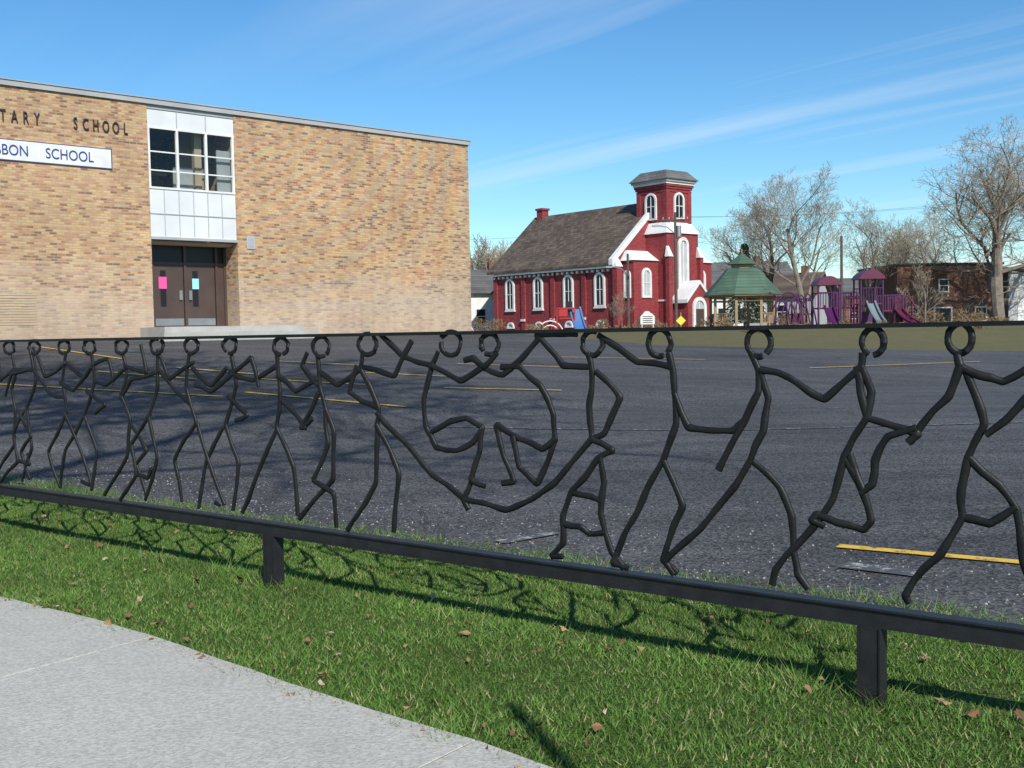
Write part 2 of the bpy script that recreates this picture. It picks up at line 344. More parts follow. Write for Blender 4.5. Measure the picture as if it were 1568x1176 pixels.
# grass blades
def blades(name,n_,s_rng,qf,h0,h1,w0,mat):
    s=np.random.uniform(*s_rng,n_); q=qf(s,n_)
    P=np.array([P1.x,P1.y]); d=np.array([FD.x,FD.y]); nn=np.array([FN.x,FN.y])
    xy=P+s[:,None]*d+q[:,None]*nn
    clump=np.array([noise.noise(Vector((x*2.1,y*2.1,0)))+.6*noise.noise(Vector((x*9,y*9,5))) for x,y in xy])
    z=np.array([gz(x,y) for x,y in xy])
    h=np.random.uniform(h0,h1,n_)*(1+.7*clump); th=np.random.uniform(0,math.pi*2,n_); w_=w0*np.random.uniform(.6,1.3,n_)
    la=np.random.uniform(0,math.pi*2,n_); lm=h*np.random.uniform(.3,1.6,n_)
    b0=np.stack([xy[:,0]-np.cos(th)*w_,xy[:,1]-np.sin(th)*w_,z-.005],1)
    b1=np.stack([xy[:,0]+np.cos(th)*w_,xy[:,1]+np.sin(th)*w_,z-.005],1)
    t=np.stack([xy[:,0]+np.cos(la)*lm,xy[:,1]+np.sin(la)*lm,z+h],1)
    v=np.stack([b0,b1,t],1).reshape(-1,3)
    me=bpy.data.meshes.new(name); me.vertices.add(n_*3); me.vertices.foreach_set('co',v.ravel())
    me.loops.add(n_*3); me.loops.foreach_set('vertex_index',np.arange(n_*3,dtype=np.int32))
    me.polygons.add(n_); me.polygons.foreach_set('loop_start',np.arange(0,n_*3,3,dtype=np.int32)); me.polygons.foreach_set('loop_total',np.full(n_,3,dtype=np.int32))
    me.materials.append(M[mat]); me.update(calc_edges=True); me.validate()
    o=bpy.data.objects.new(name,me); scene.collection.objects.link(o); return o
gr=empty('grass')
eq=lambda s:np.array([edge_q(x) for x in s])
U=np.random.uniform
o=blades('near_blades',250000,(-5.5,5.2),lambda s,n_: (lambda e:e-.03+(1.26-e+.03)*U(0,1,n_))(eq(s)),.010,.028,.0032,'blade'); o.parent=gr
o=blades('edge_tufts',10000,(-5.5,5.5),lambda s,n_:U(1.14,1.38,n_),.02,.075,.003,'blade'); o.parent=gr
o=blades('pavement_edge_tufts',6000,(-5.5,5.2),lambda s,n_:eq(s)+U(-.07,.05,n_),.02,.05,.003,'blade'); o.parent=gr
sp2=(fence_pt(1335,1000).x)
o=blades('fence_line_tufts',2600,(-5.5,5.2),lambda s,n_:U(-.06,.06,n_),.03,.08,.003,'blade'); o.parent=gr
mb=MB()
for i in range(320):
    s=random.uniform(-5,5.2); e=edge_q(s); q=random.uniform(e,1.3) if i%4 else random.uniform(e-.1,e+.15)
    x,y=fs(s,q); z=gz(x,y)+random.uniform(.02,.035); r=random.uniform(.012,.036)*(.7 if i%3 else 1); a=random.uniform(0,6.28)
    tl=random.uniform(-.6,.6); pts=[]
    for k in range(8):
        rr=r*(1 if k%4==0 else random.uniform(.4,.75)); th=a+k*math.pi/4
        pts.append((x+math.cos(th)*rr,y+math.sin(th)*rr,z+math.sin(th)*rr*tl+random.uniform(-.006,.01)))
    mb.add(pts,[(0,1,2,3,4),(0,4,5,6,7)],'leaf')
mb.build('fallen_leaves')

# ------------------------------------------------------------------ fence
fe=empty('metal_fence',(P1.x,P1.y,0),math.atan2(FD.y,FD.x))
def chaikin(p):
    for w_ in (.10,.25,.25):
        q=[p[0]]
        for a,b_ in zip(p[:-1],p[1:]): q+=[a.lerp(b_,w_),a.lerp(b_,1-w_)]
        q.append(p[-1]); p=q
    return p
fig=MB()
def bar(pts,r=.0142,bow=True):
    P=[fence_pt(*p) for p in pts]; P=[Vector((p.x,random.uniform(-.006,.006),p.y)) for p in P]
    if bow:
        Q=[P[0]]
        for a,b_ in zip(P[:-1],P[1:]):
            d=b_-a; l=d.length
            if l>.07: Q.append(a.lerp(b_,.5)+Vector((-d.z,0,d.x))*random.uniform(-.05,.05))
            Q.append(b_)
        P=Q
    P=chaikin(P); ph=random.uniform(0,6); k=len(P)
    Ls=[0]
    for a,b_ in zip(P[:-1],P[1:]): Ls.append(Ls[-1]+(b_-a).length)
    tn=[0]*k
    for i in range(1,k-1):
        a=(P[i]-P[i-1]); b_=(P[i+1]-P[i])
        if a.length>1e-6 and b_.length>1e-6: tn[i]=min(1,a.angle(b_)*1.6)
    tn=[max(tn[max(0,i-1)],tn[i],tn[min(k-1,i+1)]) for i in range(k)]
    rad=[r*(1+.09*math.sin(l*22+ph)+.05*math.sin(l*61+ph)+.16*t_) for l,t_ in zip(Ls,tn)]; rad[0]*=.85; rad[-1]*=.85
    fig.tube(P,rad,8,'fence',flat=.62,fn=Vector((0,1,0)))
def head(u,v,r,a0=-60,gap=22):
    pts=[]
    for k in range(17):
        a=math.radians(a0+gap/2+(360-gap)*k/16); pts.append((u+r*.9*math.cos(a),v+r*1.08*math.sin(a)))
    bar(pts,.0118,False)
R=[
 [(1464,538),(1470,562),(1500,575),(1535,585),(1568,568),(1610,535)],
 [(1470,562),(1452,608),(1410,652),(1392,677)],
 [(1476,562),(1495,608),(1508,650),(1482,700),(1472,750),(1474,792),(1440,850),(1398,890),(1386,912),(1392,925)],
 [(1482,700),(1530,742),(1556,780),(1566,860),(1600,955)],
 [(1474,793),(1515,802),(1556,776)],[(1630,560),(1568,614),(1510,666)],
 [(1322,540),(1320,562),(1262,612),(1228,592),(1190,570),(1165,566)],
 [(1320,560),(1334,600),(1328,640),(1292,700),(1275,765),(1225,830),(1188,872),(1182,896)],
 [(1312,560),(1318,600),(1328,640),(1385,657),(1406,664),(1390,678)],
 [(1404,655),(1360,668),(1340,705),(1336,742),(1318,755)],
 [(1292,700),(1320,750),(1334,798),(1322,812),(1282,800),(1250,788),(1243,797),(1262,806)],
 [(1300,695),(1308,720),(1322,750)],
 [(1150,705),(1195,748),(1212,790),(1215,845),(1222,880),(1238,902)],
 [(1150,540),(1162,568),(1162,600),(1140,645),(1100,720)],
 [(1164,568),(1176,610),(1170,660),(1150,705),(1100,775),(1040,838),(1018,860),(1032,880)],
 [(1032,600),(1055,655),(1122,660),(1142,642)],
 [(1024,540),(1033,600),(1036,650),(1015,705),(975,785),(945,845),(940,862),(962,870)],
 [(1015,705),(1046,775),(1022,835),(1014,858),(1036,878)],
 [(1030,562),(975,555),(915,513)],
 [(900,540),(907,570),(902,620),(906,672),(926,665),(950,608),(912,568)],
 [(905,562),(862,560),(840,532),(822,512),(885,512)],
 [(906,672),(850,740),(775,782),(712,765),(660,727),(590,648),(577,632)],
 [(906,672),(938,690),(915,702),(875,752),(862,790),(862,832),(843,852),(862,852)],
 [(920,700),(924,740),(920,785),(936,845),(956,870)],
 [(862,802),(890,806),(902,818),(926,815)],[(875,754),(905,760),(922,768)],
 [(762,540),(742,562),(724,548),(710,552)],
 [(768,562),(796,560),(828,590),(848,635),(850,672),(830,688),(795,672),(760,650),(772,700),(786,738),(768,740)],
 [(786,668),(795,715),(822,742),(850,672)],
 [(672,538),(660,560),(650,610),(652,655),(668,685),(700,690),(725,677),(738,655),(715,640),(690,645),(655,665)],
 [(738,655),(735,690),(722,735),(742,745)],[(722,735),(710,765),(718,780)],
 [(662,560),(705,584),(738,562),(770,575),(826,518)],
 [(556,541),(552,565),(580,625),(577,650),(577,690),(575,740),(540,800),(532,812)],
 [(577,650),(612,725),(604,815)],[(556,562),(605,577),(630,522)],
 [(552,565),(518,590),(490,570)],[(664,560),(615,545),(583,513)],
 [(486,543),(488,590),(497,625),(512,660),(510,735),(458,795)],
 [(497,625),(503,680),(480,735),(512,755),(514,808)],[(488,600),(460,655),(470,655)],[(488,590),(462,560),(470,540)],
 [(548,560),(536,600),(556,615),(580,625)],
 [(424,542),(428,600),(422,655),(450,715),(456,790)],[(424,655),(388,742),(370,785)],
 [(424,560),(388,583),(350,568)],[(428,612),(466,652),(478,640)],[(424,575),(452,600),(488,580)],
]
for p in R: bar(p)
for (u,v,r,a0) in [(1470,518,21,-80),(1337,523,19,100),(1162,525,20,60),(1010,525,19,60),(907,526,17,-60),(750,527,15,130),(690,526,17,200),(563,527,15,-70),(492,531,14,60),(430,530,12,80)]:
    head(u,v,r,a0)
V_=[
 [[(0,.10),(.02,.3),(-.02,.5),(.10,.74),(.04,.99)],[(-.02,.5),(-.11,.76),(-.17,.99)],[(.0,.17),(.12,.27),(.20,.08)],[(0,.17),(-.11,.28),(-.19,.18)],[(-.17,.99),(-.12,.97)]],
 [[(0,.10),(-.03,.28),(.03,.5),(-.05,.73),(-.02,.99)],[(.03,.5),(.13,.72),(.17,.99)],[(-.01,.2),(.10,.34),(.17,.30)],[(-.01,.2),(-.12,.12),(-.15,.30)],[(.0,.35),(-.09,.44),(-.04,.47)]],
 [[(0,.10),(.04,.22),(.0,.36),(.05,.52),(.02,.75),(-.1,.99)],[(.05,.52),(.15,.70),(.08,.80),(.14,.99)],[(.02,.2),(.15,.22),(.12,.06)],[(.02,.2),(-.08,.32),(-.15,.26)]],
 [[(0,.10),(.0,.3),(-.05,.48),(.0,.75),(-.08,.99)],[(-.05,.48),(-.14,.66),(-.1,.84),(-.2,.99)],[(0,.2),(.1,.36),(.19,.4)],[(0,.2),(-.14,.24),(-.2,.38)],[(-.1,.84),(-.04,.86),(-.02,.8)]],
]
cxs=[352,293,240,186,137,98,52,14,-30,-75]
for i,cx in enumerate(cxs):
    top=520-.019*cx; gap=(740+.1435*cx)-top-6
    vset=V_[(i*3+1)%4]; sg=1 if (i//2)%2 else -1; 
    for st in vset: bar([(cx+sg*dx*gap*1.08+random.uniform(-4,4),top+min(.99,t+random.uniform(-.02,.02))*gap) for dx,t in st],.0138)
    head(cx,top+.058*gap,.042*gap,random.choice([-60,60,120]))
fig.build('figures',fe,True)
rl=MB()
x0,x1=-4.6,9.0
rl.box(x0,x1,-.022,.022,1.335,1.351,'fence')
rl.box(x0,x1,-.02,.02,.285,.338,'post'); rl.box(x0,x1,-.030,.030,.338,.346,'post'); rl.box(x0,x1,-.030,.030,.277,.285,'post')
rl.build('rails',fe)
ps=MB()
for s in (0-sp2,0.0,sp2,2*sp2):
    ps.box(s-.036,s+.036,-.03,.03,-.2,.277,'post'); ps.box(s-.042,s-.036,-.036,.036,-.2,.277,'post'); ps.box(s+.036,s+.042,-.036,.036,-.2,.277,'post')
ps.build('posts',fe)

# ------------------------------------------------------------------ school
SB=1.3; sc=empty('school_building',(-1.49,41.0,SB),math.atan2(.668,.744))
mb=MB(); xl,xr=-12.46,-9.62
mb.box(-32,xl,0,15,-1.6,7.02,'school'); mb.box(xr,0,0,15,-1.6,7.02,'school'); mb.box(xl,xr,5.5,15,-1.6,7.02,'school')
mb.box(xl,xr,.86,5.5,-1.6,.34,'conc'); 
mb.build('brick_walls',sc)
mb=MB(); mb.box(-32.07,.07,-.07,15.07,7.02,7.17,'trim'); mb.box(-32.1,.1,-.10,15.1,7.17,7.2,'trim'); mb.box(xl,xr,.02,.12,6.90,7.02,'trim'); mb.build('roof_coping',sc)
mb=MB()
mb.box(xl,xr,.05,.14,6.38,6.90,'panel'); mb.box(xl,xr,.05,.2,3.08,4.52,'panel')
for i in range(1,6):
    x=xl+(xr-xl)*i/6; mb.box(x-.012,x+.012,.035,.05,3.12,4.5,'trim')
mb.box(xl,xr,.03,.05,3.76,3.79,'trim')
for i in (1,2): 
    x=xl+(xr-xl)*i/3; mb.box(x-.015,x+.015,.035,.05,6.4,6.88,'trim')
mb.box(xl,xr,.02,.14,4.52,4.58,'white'); mb.box(xl,xr,.03,.13,6.32,6.38,'white'); mb.box(xl,xr,-.03,.2,3.0,3.08,'trim')
W=(xr-xl)
for i in range(4):
    x=xl+W*i/3; x=min(max(x,xl+.04),xr-.04); mb.box(x-.035,x+.035,.03,.13,4.58,6.32,'white')
for i in range(3):
    a=xl+W*i/3+.06; b_=xl+W*(i+1)/3-.06
    mb.box(a,b_,.06,.12,5.62,5.66,'white'); mb.box(a,b_,.06,.12,5.06,5.10,'white')
mb.build('window_frames',sc)
mb=MB(); mb.box(xl,xr,.088,.094,4.58,6.32,'glass'); mb.build('window_glass',sc)
mb=MB(); mb.box(xl+.02,xr-.02,.3,5.45,2.9,2.99,'tan'); mb.box(xl+.0,xl+1.9,4.6,4.7,3.0,6.9,'dark'); mb.box(xl+1.9,xr,2.0,2.1,3.0,6.9,'tan')
mb.box(xl+1.72,xl+1.95,.5,.7,3,6.95,'tan'); mb.box(xr-.5,xr-.04,.25,.30,4.6,5.9,'blind'); mb.box(xl+1.0,xl+1.65,.5,.55,3.0,5.3,'blind'); mb.box(xl+2.0,xr-.6,.8,.9,4.3,5.35,'school')
mb.box(xl+.0,xl+1.7,2.5,2.6,5.3,5.4,'tan')
mb.build('interior',sc)
mb=MB()
y0=.86
mb.box(xl,xr,y0-.02,y0+.1,2.93,3.0,'brown'); mb.box(xl,xr,y0+.02,y0+.06,2.38,2.93,'dark'); mb.box(xl,xr,y0-.04,y0+.1,2.3,2.38,'brown')
edges=[xl,xl+.36,xl+1.43,xl+2.5,xr]
mb.box(xl,xl+.36,y0,y0+.08,.35,2.3,'brown')
for e_ in (xl+.04,xl+.36,xl+1.43,xl+2.5,xr-.04): mb.box(e_-.04,e_+.04,y0-.05,y0,.35,2.93,'brown')
for k in (1,2):
    a=edges[k]+.05; b_=edges[k+1]-.05; mb.box(a,b_,y0+.005,y0+.06,.35,2.3,'brown')
    c=a+.30
    mb.box(c-.09,c+.09,y0-.008,y0+.004,1.0,2.12,'dark')
    mb.box(b_-.16 if k==1 else a+.06,b_-.06 if k==1 else a+.16,y0-.05,y0-.01,1.2,1.5,'steel')
    mb.box(a+.02,b_-.02,y0-.006,y0+.004,.4,.62,'steel')
mb.box(xl+2.5,xr,y0,y0+.08,.35,2.3,'brown')
mb.box(edges[1]+.20,edges[1]+.46,y0-.02,y0-.009,1.55,1.92,'pink'); mb.box(edges[2]+.24,edges[2]+.46,y0-.02,y0-.009,1.55,1.88,'cyan')
mb.build('entrance_doors',sc)
mb=MB(); mb.box(-12.9,-8.3,-1.7,-.002,-.4,.34,'conc'); mb.box(-13.1,-8.0,-2.1,-1.702,-.4,.17,'conc'); mb.box(xl+.002,xr-.002,-.002,.855,0,.34,'conc'); mb.build('entrance_steps',sc)
mb=MB(); mb.box(-9.30,-9.02,-.03,0,2.82,3.22,'grey'); mb.box(-9.26,-9.06,-.04,-.031,2.88,3.16,'trim')
for k in range(12): mb.box(-17.2,-15.88,-.012,.0,.45+k*.075,.49+k*.075,'tan')
mb.build('plaque_and_louvre',sc)
mb=MB(); xe=-13.58; mb.box(-20.5,xe,-.04,-.002,4.98,5.56,'white'); mb.box(-20.5,xe,-.046,-.0405,4.98,5.0,'blue'); mb.box(-20.5,xe,-.046,-.0405,5.54,5.56,'blue'); mb.box(xe-.025,xe,-.046,-.0405,5.0,5.54,'blue'); mb.build('banner',sc)
def text(name,s,x,z,size,mat,align='CENTER',sx=1,y=-.05,ex=.004,sh=0):
    c=bpy.data.curves.new(name,'FONT'); c.body=s; c.size=size; c.extrude=ex; c.align_x=align; c.shear=sh
    c.materials.append(M[mat]); o=bpy.data.objects.new(name,c); scene.collection.objects.link(o); o.parent=sc
    o.location=(x,y,z); o.rotation_euler=(math.pi/2,0,0); o.scale=(sx,1,1); return o
text('banner_text','SCHOOL',-14.12,5.13,.41,'blue','RIGHT',.82,y=-.052); text('banner_text_left','BLUE RIBBON',-15.92,5.13,.41,'blue','RIGHT',.82,y=-.052)
for i,ch in enumerate('SCHOOL'): text('wall_letter_%d'%i,ch,-14.60+.292*i,6.04,.47,'black',sx=.55,y=-.03,ex=.02)
for i,ch in enumerate('YRATNEMELE'): text('wall_letter_%d'%(i+10),ch,-15.66-.30*i,6.04,.47,'black',sx=.55,y=-.03,ex=.02)

# ------------------------------------------------------------------ church
ch=empty('brick_church',(8.75,90,1.25),math.atan2(.647,.763))
WD=11.4; LN=15.8; EV=5.75; RG=10.8
mb=MB(); mb.box(0,WD,0,LN,-1,EV,'red')
mb.ext([(0,EV),(WD,EV),(WD/2,RG)],(0,0,0),(1,0,0),(0,0,1),(0,1,0),.4,'red'); mb.ext([(0,EV),(WD,EV),(WD/2,RG)],(0,LN-.4,0),(1,0,0),(0,0,1),(0,1,0),.4,'red')
for y in (0.0,3.45,7.4,11.35,LN-.5): mb.box(-.15,0,y if y>0 else .003,y+.5,-1,EV-.55,'red')
mb.box(3.7,7.7,-2.4,1.4,-1,8.0,'red'); mb.box(4.15,7.25,-2.0,1.3,8.0,12.1,'red')
for zz,e in ((11.5,.06),(11.75,.12),(11.95,.2)): mb.box(4.15-e,7.25+e,-2-e,1.3+e,zz,zz+.19,'red')
for xx in (4.15,6.9):
    mb.box(xx-.04,xx+.39,-2.06,-1.6,8.9,11.5,'red')
mb.box(4.09,4.15,.9,1.34,8.9,11.5,'red')
mb.box(.7,3.7,-1.4,0,-1,5.7,'red'); mb.box(7.7,10.7,-1.4,0,-1,5.7,'red')
mb.box(3.5,3.9,-2.8,-2.4,-1,6.0,'red'); mb.box(7.5,7.9,-2.8,-2.4,-1,6.0,'red')
mb.box(-.35,.3,-.5,0,-1,5.2,'red'); mb.box(WD-.3,WD+.35,-.5,0,-1,5.2,'red')
mb.box(4.3,7.1,-4.1,-2.4,-1,2.3,'red'); mb.ext([(4.3,2.3),(7.1,2.3),(5.7,3.7)],(0,-4.1,0),(1,0,0),(0,0,1),(0,1,0),1.7,'red')
mb.box(5.3,6.1,LN-1.0,LN-.2,9,11.6,'red'); mb.box(5.2,6.2,LN-1.1,LN-.1,11.6,11.8,'red')
mb.build('brickwork',ch)
mb=MB()
sl=(RG-EV)/(WD/2); 
for sgn in (-1,1):
    pts=[(WD/2,RG+.25),(WD/2,RG+.02),(WD/2+sgn*(WD/2+.5),EV-.5*sl+.02),(WD/2+sgn*(WD/2+.5),EV-.5*sl+.25)]
    mb.ext(pts,(0,.35,0),(1,0,0),(0,0,1),(0,1,0),LN+.15,'shingle')
mb.build('roof',ch)
mb=MB()
for sgn in (-1,1):
    mb.ext([(WD/2,RG+.5),(WD/2,RG+.05),(WD/2+sgn*(WD/2+.45),EV-.4),(WD/2+sgn*(WD/2+.45),EV+.1)],(0,-.12,0),(1,0,0),(0,0,1),(0,1,0),.45,'white')
def frus(x0,x1,y0,y1,z0,X0_,X1_,Y0_,Y1_,z1,mat):
    mb.add([(x0,y0,z0),(x1,y0,z0),(x1,y1,z0),(x0,y1,z0),(X0_,Y0_,z1),(X1_,Y0_,z1),(X1_,Y1_,z1),(X0_,Y1_,z1)],[(0,3,2,1),(4,5,6,7),(0,1,5,4),(1,2,6,5),(2,3,7,6),(3,0,4,7)],mat)
frus(3.55,7.85,-2.55,1.45,8.0,4.13,7.27,-2.02,1.32,8.95,'white')
frus(.55,3.7,-1.55,0,5.7,1.2,3.7,-.2,0,6.6,'white'); frus(7.7,10.85,-1.55,0,5.7,7.7,10.2,-.2,0,6.6,'white')
frus(3.42,3.98,-2.88,-2.4,6.0,3.6,3.9,-2.45,-2.4,6.9,'white'); frus(7.42,7.98,-2.88,-2.4,6.0,7.5,7.8,-2.45,-2.4,6.9,'white')
frus(-.45,.3,-.6,0,5.2,-.2,.3,-.1,0,5.9,'white')
mb.box(3.7-.06,7.76,-2.46,1.4,2.3,2.45,'white')
mb.box(3.9,7.5,-2.25,1.55,12.14,12.33,'white'); mb.box(3.78,7.62,-2.38,1.68,12.33,12.52,'trim')
mb.box(-.42,-.05,.36,LN,EV-.60,EV-.45,'white')
k=.6
while k<LN: mb.box(-.2,-.0,k,k+.22,EV-.88,EV-.68,'white'); k+=.62
for sgn in (-1,1):
    mb.ext([(5.7,4.0),(5.7,3.7),(5.7+sgn*1.65,2.1),(5.7+sgn*1.65,2.4)],(0,-4.25,0),(1,0,0),(0,0,1),(0,1,0),1.8,'white')
for y in (1.55,5.4,9.35,13.25):
    archwin(mb,(0,0,0),(0,1,0),(-1,0,0),y+.25,1.95,1.25,2.9,'dark','white',.14,.19)
    archwin(mb,(0,0,0),(0,1,0),(-1,0,0),y+.25,.25,1.0,.6,'grey','white',.12,.16,False)
    mb.box(-.16,0,y-.45,y+.95,1.82,1.94,'white')
for y in (3.7,7.65,11.6): mb.box(-.25,-.15,y-.28,y+.28,.9,1.1,'white'); 
A=(1,0,0); NF=(0,-1,0)
archwin(mb,(0,-2.4,0),A,NF,5.7,3.0,1.3,4.7,'grey','white',.14,.28,False); mb.ext([(5.64,3.2),(5.76,3.2),(5.76,7.3),(5.64,7.3)],(0,-2.4,0),A,(0,0,1),NF,.1,'white',back=.032)
archwin(mb,(0,-2.0,0),A,NF,5.7,9.2,1.3,2.3,'dark','white',.12,.18,True)
archwin(mb,(4.15,0,0),(0,1,0),(-1,0,0),-.3,9.2,1.3,2.3,'dark','white',.12,.18,True)
archwin(mb,(0,-1.4,0),A,NF,2.2,2.6,1.15,2.5,'grey','white',.12,.22); archwin(mb,(0,-1.4,0),A,NF,9.2,2.6,1.15,2.5,'grey','white',.12,.22)
archwin(mb,(0,-1.4,0),A,NF,2.2,.3,1.0,1.2,'grey','white',.12,.2); archwin(mb,(0,-1.4,0),A,NF,9.2,.3,1.0,1.2,'grey','white',.12,.2)
archwin(mb,(.7,0,0),(0,1,0),(-1,0,0),-.7,2.6,.8,2.3,'grey','white',.12,.16)
archwin(mb,(0,-4.1,0),A,NF,5.7,0,1.7,2.6,'grey','white',.14,.3); mb.box(5.1,6.3,-4.18,-4.14,0,1.6,'brown')
mb.build('white_trim',ch)
mb=MB()
frus(3.62,7.78,-2.52,1.82,12.52,4.35,7.05,-1.8,1.1,13.35,'greyshingle'); mb.build('tower_roof',ch)

# ------------------------------------------------------------------ gazebo
def at(u,depth): return ((u-CX)/FPX*depth,depth)
x,y=at(1138,70); gb=empty('gazebo',(x,y,1.2)); mb=MB()
def octo(r,z): return [(r*math.cos(math.pi/8+math.pi/4*i),r*math.sin(math.pi/8+math.pi/4*i),z) for i in range(8)]
def octf(r0,z0,r1,z1,mat):
    mb.add(octo(r0,z0)+octo(r1,z1),[(i,(i+1)%8,(i+1)%8+8,i+8) for i in range(8)]+[tuple(range(8))[::-1],tuple(range(8,16))],mat)
octf(2.2,-.6,2.2,.12,'conc')
for p in octo(2.05,0): mb.box(p[0]-.08,p[0]+.08,p[1]-.08,p[1]+.08,.12,2.1,'wood')
o8=octo(2.05,0)
for i in range(8):
    a,b_=Vector(o8[i]),Vector(o8[(i+1)%8])
    for z in (.35,.95): 
        if i!=5: mb.tube([a+Vector((0,0,z)),b_+Vector((0,0,z))],.035,4,'wood')
    if i!=5:
        for k in range(1,9):
            q=a.lerp(b_,k/9); mb.tube([q+Vector((0,0,.35)),q+Vector((0,0,.95))],.018,4,'wood')
    for z in (1.75,1.98): mb.tube([a+Vector((0,0,z)),b_+Vector((0,0,z))],.05,4,'wood')
octf(2.5,2.05,2.5,2.14,'wood'); octf(2.58,2.14,1.0,3.85,'greenshingle'); octf(.68,3.85,.68,4.12,'wood'); octf(.98,4.12,.04,4.85,'greenshingle')
mb.box(-.03,.03,-.03,.03,4.8,5.1,'wood')
mb.build('structure',gb)

# ------------------------------------------------------------------ playground
x,y=at(1303,60); pg=empty('playground_structure',(x,y,1.1)); mb=MB()
def arc(x0,x1,y,z0,h,r,mat):
    mb.tube([(x0+(x1-x0)*t,y,z0+h*math.sin(math.pi*t)) for t in [i/8 for i in range(9)]],r,6,mat)
def tower(cx,cy,w_,deck,top,roof,pm_='purple'):
    for sx in (-1,1):
        for sy in (-1,1): mb.tube([(cx+sx*w_/2,cy+sy*w_/2,-.3),(cx+sx*w_/2,cy+sy*w_/2,top)],.055,6,pm_)
    mb.box(cx-w_/2,cx+w_/2,cy-w_/2,cy+w_/2,deck,deck+.08,'maroon')
    for sy in (-1,1):
        mb.tube([(cx-w_/2,cy+sy*w_/2,deck+.9),(cx+w_/2,cy+sy*w_/2,deck+.9)],.03,5,pm_)
        for k in range(1,8): 
            xx=cx-w_/2+w_*k/8; mb.tube([(xx,cy+sy*w_/2,deck+.1),(xx,cy+sy*w_/2,deck+.9)],.018,4,pm_)
    if roof:
        h=w_/2+.14; k_=9
        top_=[(cx-h+2*h*i/k_,top+.5*math.sin(math.pi*i/k_)**.7 if 0<i<k_ else top) for i in range(k_+1)]
        mb.ext(top_,(0,cy-h,0),(1,0,0),(0,0,1),(0,1,0),2*h,roof)
tower(-1.35,0,1.15,1.1,2.4,'maroon'); tower(1.0,0,1.2,1.3,2.7,'maroon'); tower(-.15,.6,1.1,1.1,2.0,None); tower(2.3,.4,1.1,.9,1.8,None); tower(-2.7,.5,1.1,.8,1.7,None); tower(3.3,1.5,1.0,.8,1.7,None,'maroon')
def slide(p,q,w_,mat):
    p=Vector(p); q=Vector(q); n_=10; 
    for sx in (-1,1):
        mb.tube([p.lerp(q,i/n_)+Vector((sx*w_/2,0,.12-.25*math.sin(math.pi*i/n_)*.5)) for i in range(n_+1)],.07,5,mat)
    for i in range(n_):
        a=p.lerp(q,i/n_)+Vector((0,0,-.25*math.sin(math.pi*i/n_)*.5)); b_=p.lerp(q,(i+1)/n_)+Vector((0,0,-.25*math.sin(math.pi*(i+1)/n_)*.5))
        mb.add([a+Vector((-w_/2,0,0)),a+Vector((w_/2,0,0)),b_+Vector((w_/2,0,0)),b_+Vector((-w_/2,0,0))],[(0,1,2,3)],mat)
slide((.95,-.6,1.35),(.85,-2.6,.25),.45,'teal'); slide((-1.35,-.6,1.15),(-1.5,-2.4,.2),.5,'purple'); slide((2.6,-.2,.95),(3.0,-1.8,.15),.45,'maroon')
for k in range(5): arc(-4.4+.35*k,-3.3+.35*k,-.3,0,1.6+.1*k,.04,'purple')
for k in range(6): mb.tube([(-.7+.25*k,-.6,-.1),(-.7+.25*k,-.6,1.9)],.025,4,'maroon'); 
for k in range(5): mb.tube([(-.7,-.6,.3+.35*k),(.6,-.6,.3+.35*k)],.025,4,'purple')
arc(-4.0,-2.2,1.2,1.2,.9,.05,'purple'); arc(2.6,3.9,.6,1.0,.8,.05,'maroon')
for k in range(4): mb.box(-3.2+k*1.9,-2.6+k*1.9,-.07,-.03,.3,.9,('maroon','purple','purple','maroon')[k])
mb.tube([(-4.0,.8,-.2),(-3.9,.8,1.9),(-4.3,.8,2.1)],.05,6,'purple')
mb.build('towers_and_slides',pg)
x,y=at(868,62); pc=empty('playground_climber',(x,y,1.2)); mb=MB()
for sx in (-.5,.5): mb.tube([(sx,0,-.3),(sx,0,1.35)],.05,6,'redp')
mb.tube([(-.5,0,1.35),(.5,0,1.35)],.05,6,'redp'); mb.box(-.35,.35,-.1,.3,.75,.82,'redp'); mb.box(-.4,.1,-.15,-.1,.9,1.3,'redp'); mb.box(.0,.4,.2,.3,1.0,1.75,'dark')
for r in (.5,.75): mb.tube([(-.9-r*math.cos(math.pi*i/8),0,-.1+1.0*r*math.sin(math.pi*i/8)) for i in range(9)],.04,5,'white')
slide((.55,.4,1.3),(.85,-.6,.0),.6,'bluep'); mb.tube([(-1.6,.3,.3),(-.5,.3,.9)],.04,5,'redp')
for k in range(6): 
    a=math.pi*k/5; mb.tube([(-.9,0,.0),(-.9-.75*math.cos(a),0,.75*math.sin(a))],.02,4,'redp')
mb.build('frame_and_slide',pc)

# ------------------------------------------------------------------ right buildings / houses
def winbox(mb,x,z,w_,h,y=-.0,fill='dark'):
    mb.box(x-w_/2-.1,x+w_/2+.1,y-.08,y,z-.1,z+h+.1,'white'); mb.box(x-w_/2,x+w_/2,y-.095,y-.082,z,z+h,fill); mb.box(x-w_/2,x+w_/2,y-.12,y-.096,z+h/2-.03,z+h/2+.03,'white')
x,y=at(1375,96); bb=empty('brick_building',(x,y,1.1),.06); mb=MB()
mb.box(0,9.6,0,9,-1,5.3,'dkbrick'); mb.box(-.1,9.7,-.1,9.1,5.3,5.5,'dark')
winbox(mb,4.2,3.0,.75,1.0); mb.box(3.3,5.0,-.06,0,.2,1.6,'white'); mb.box(3.45,4.85,-.08,-.061,.3,1.5,'dark'); winbox(mb,7.6,.4,.9,1.1); winbox(mb,1.4,.5,.8,1.1)
mb.box(5.9,6.8,-.08,0,-.3,1.8,'brown')
mb.build('shell',bb)
x,y=at(1545,97); wb=empty('siding_garage',(x,y,1.1),.0); mb=MB()
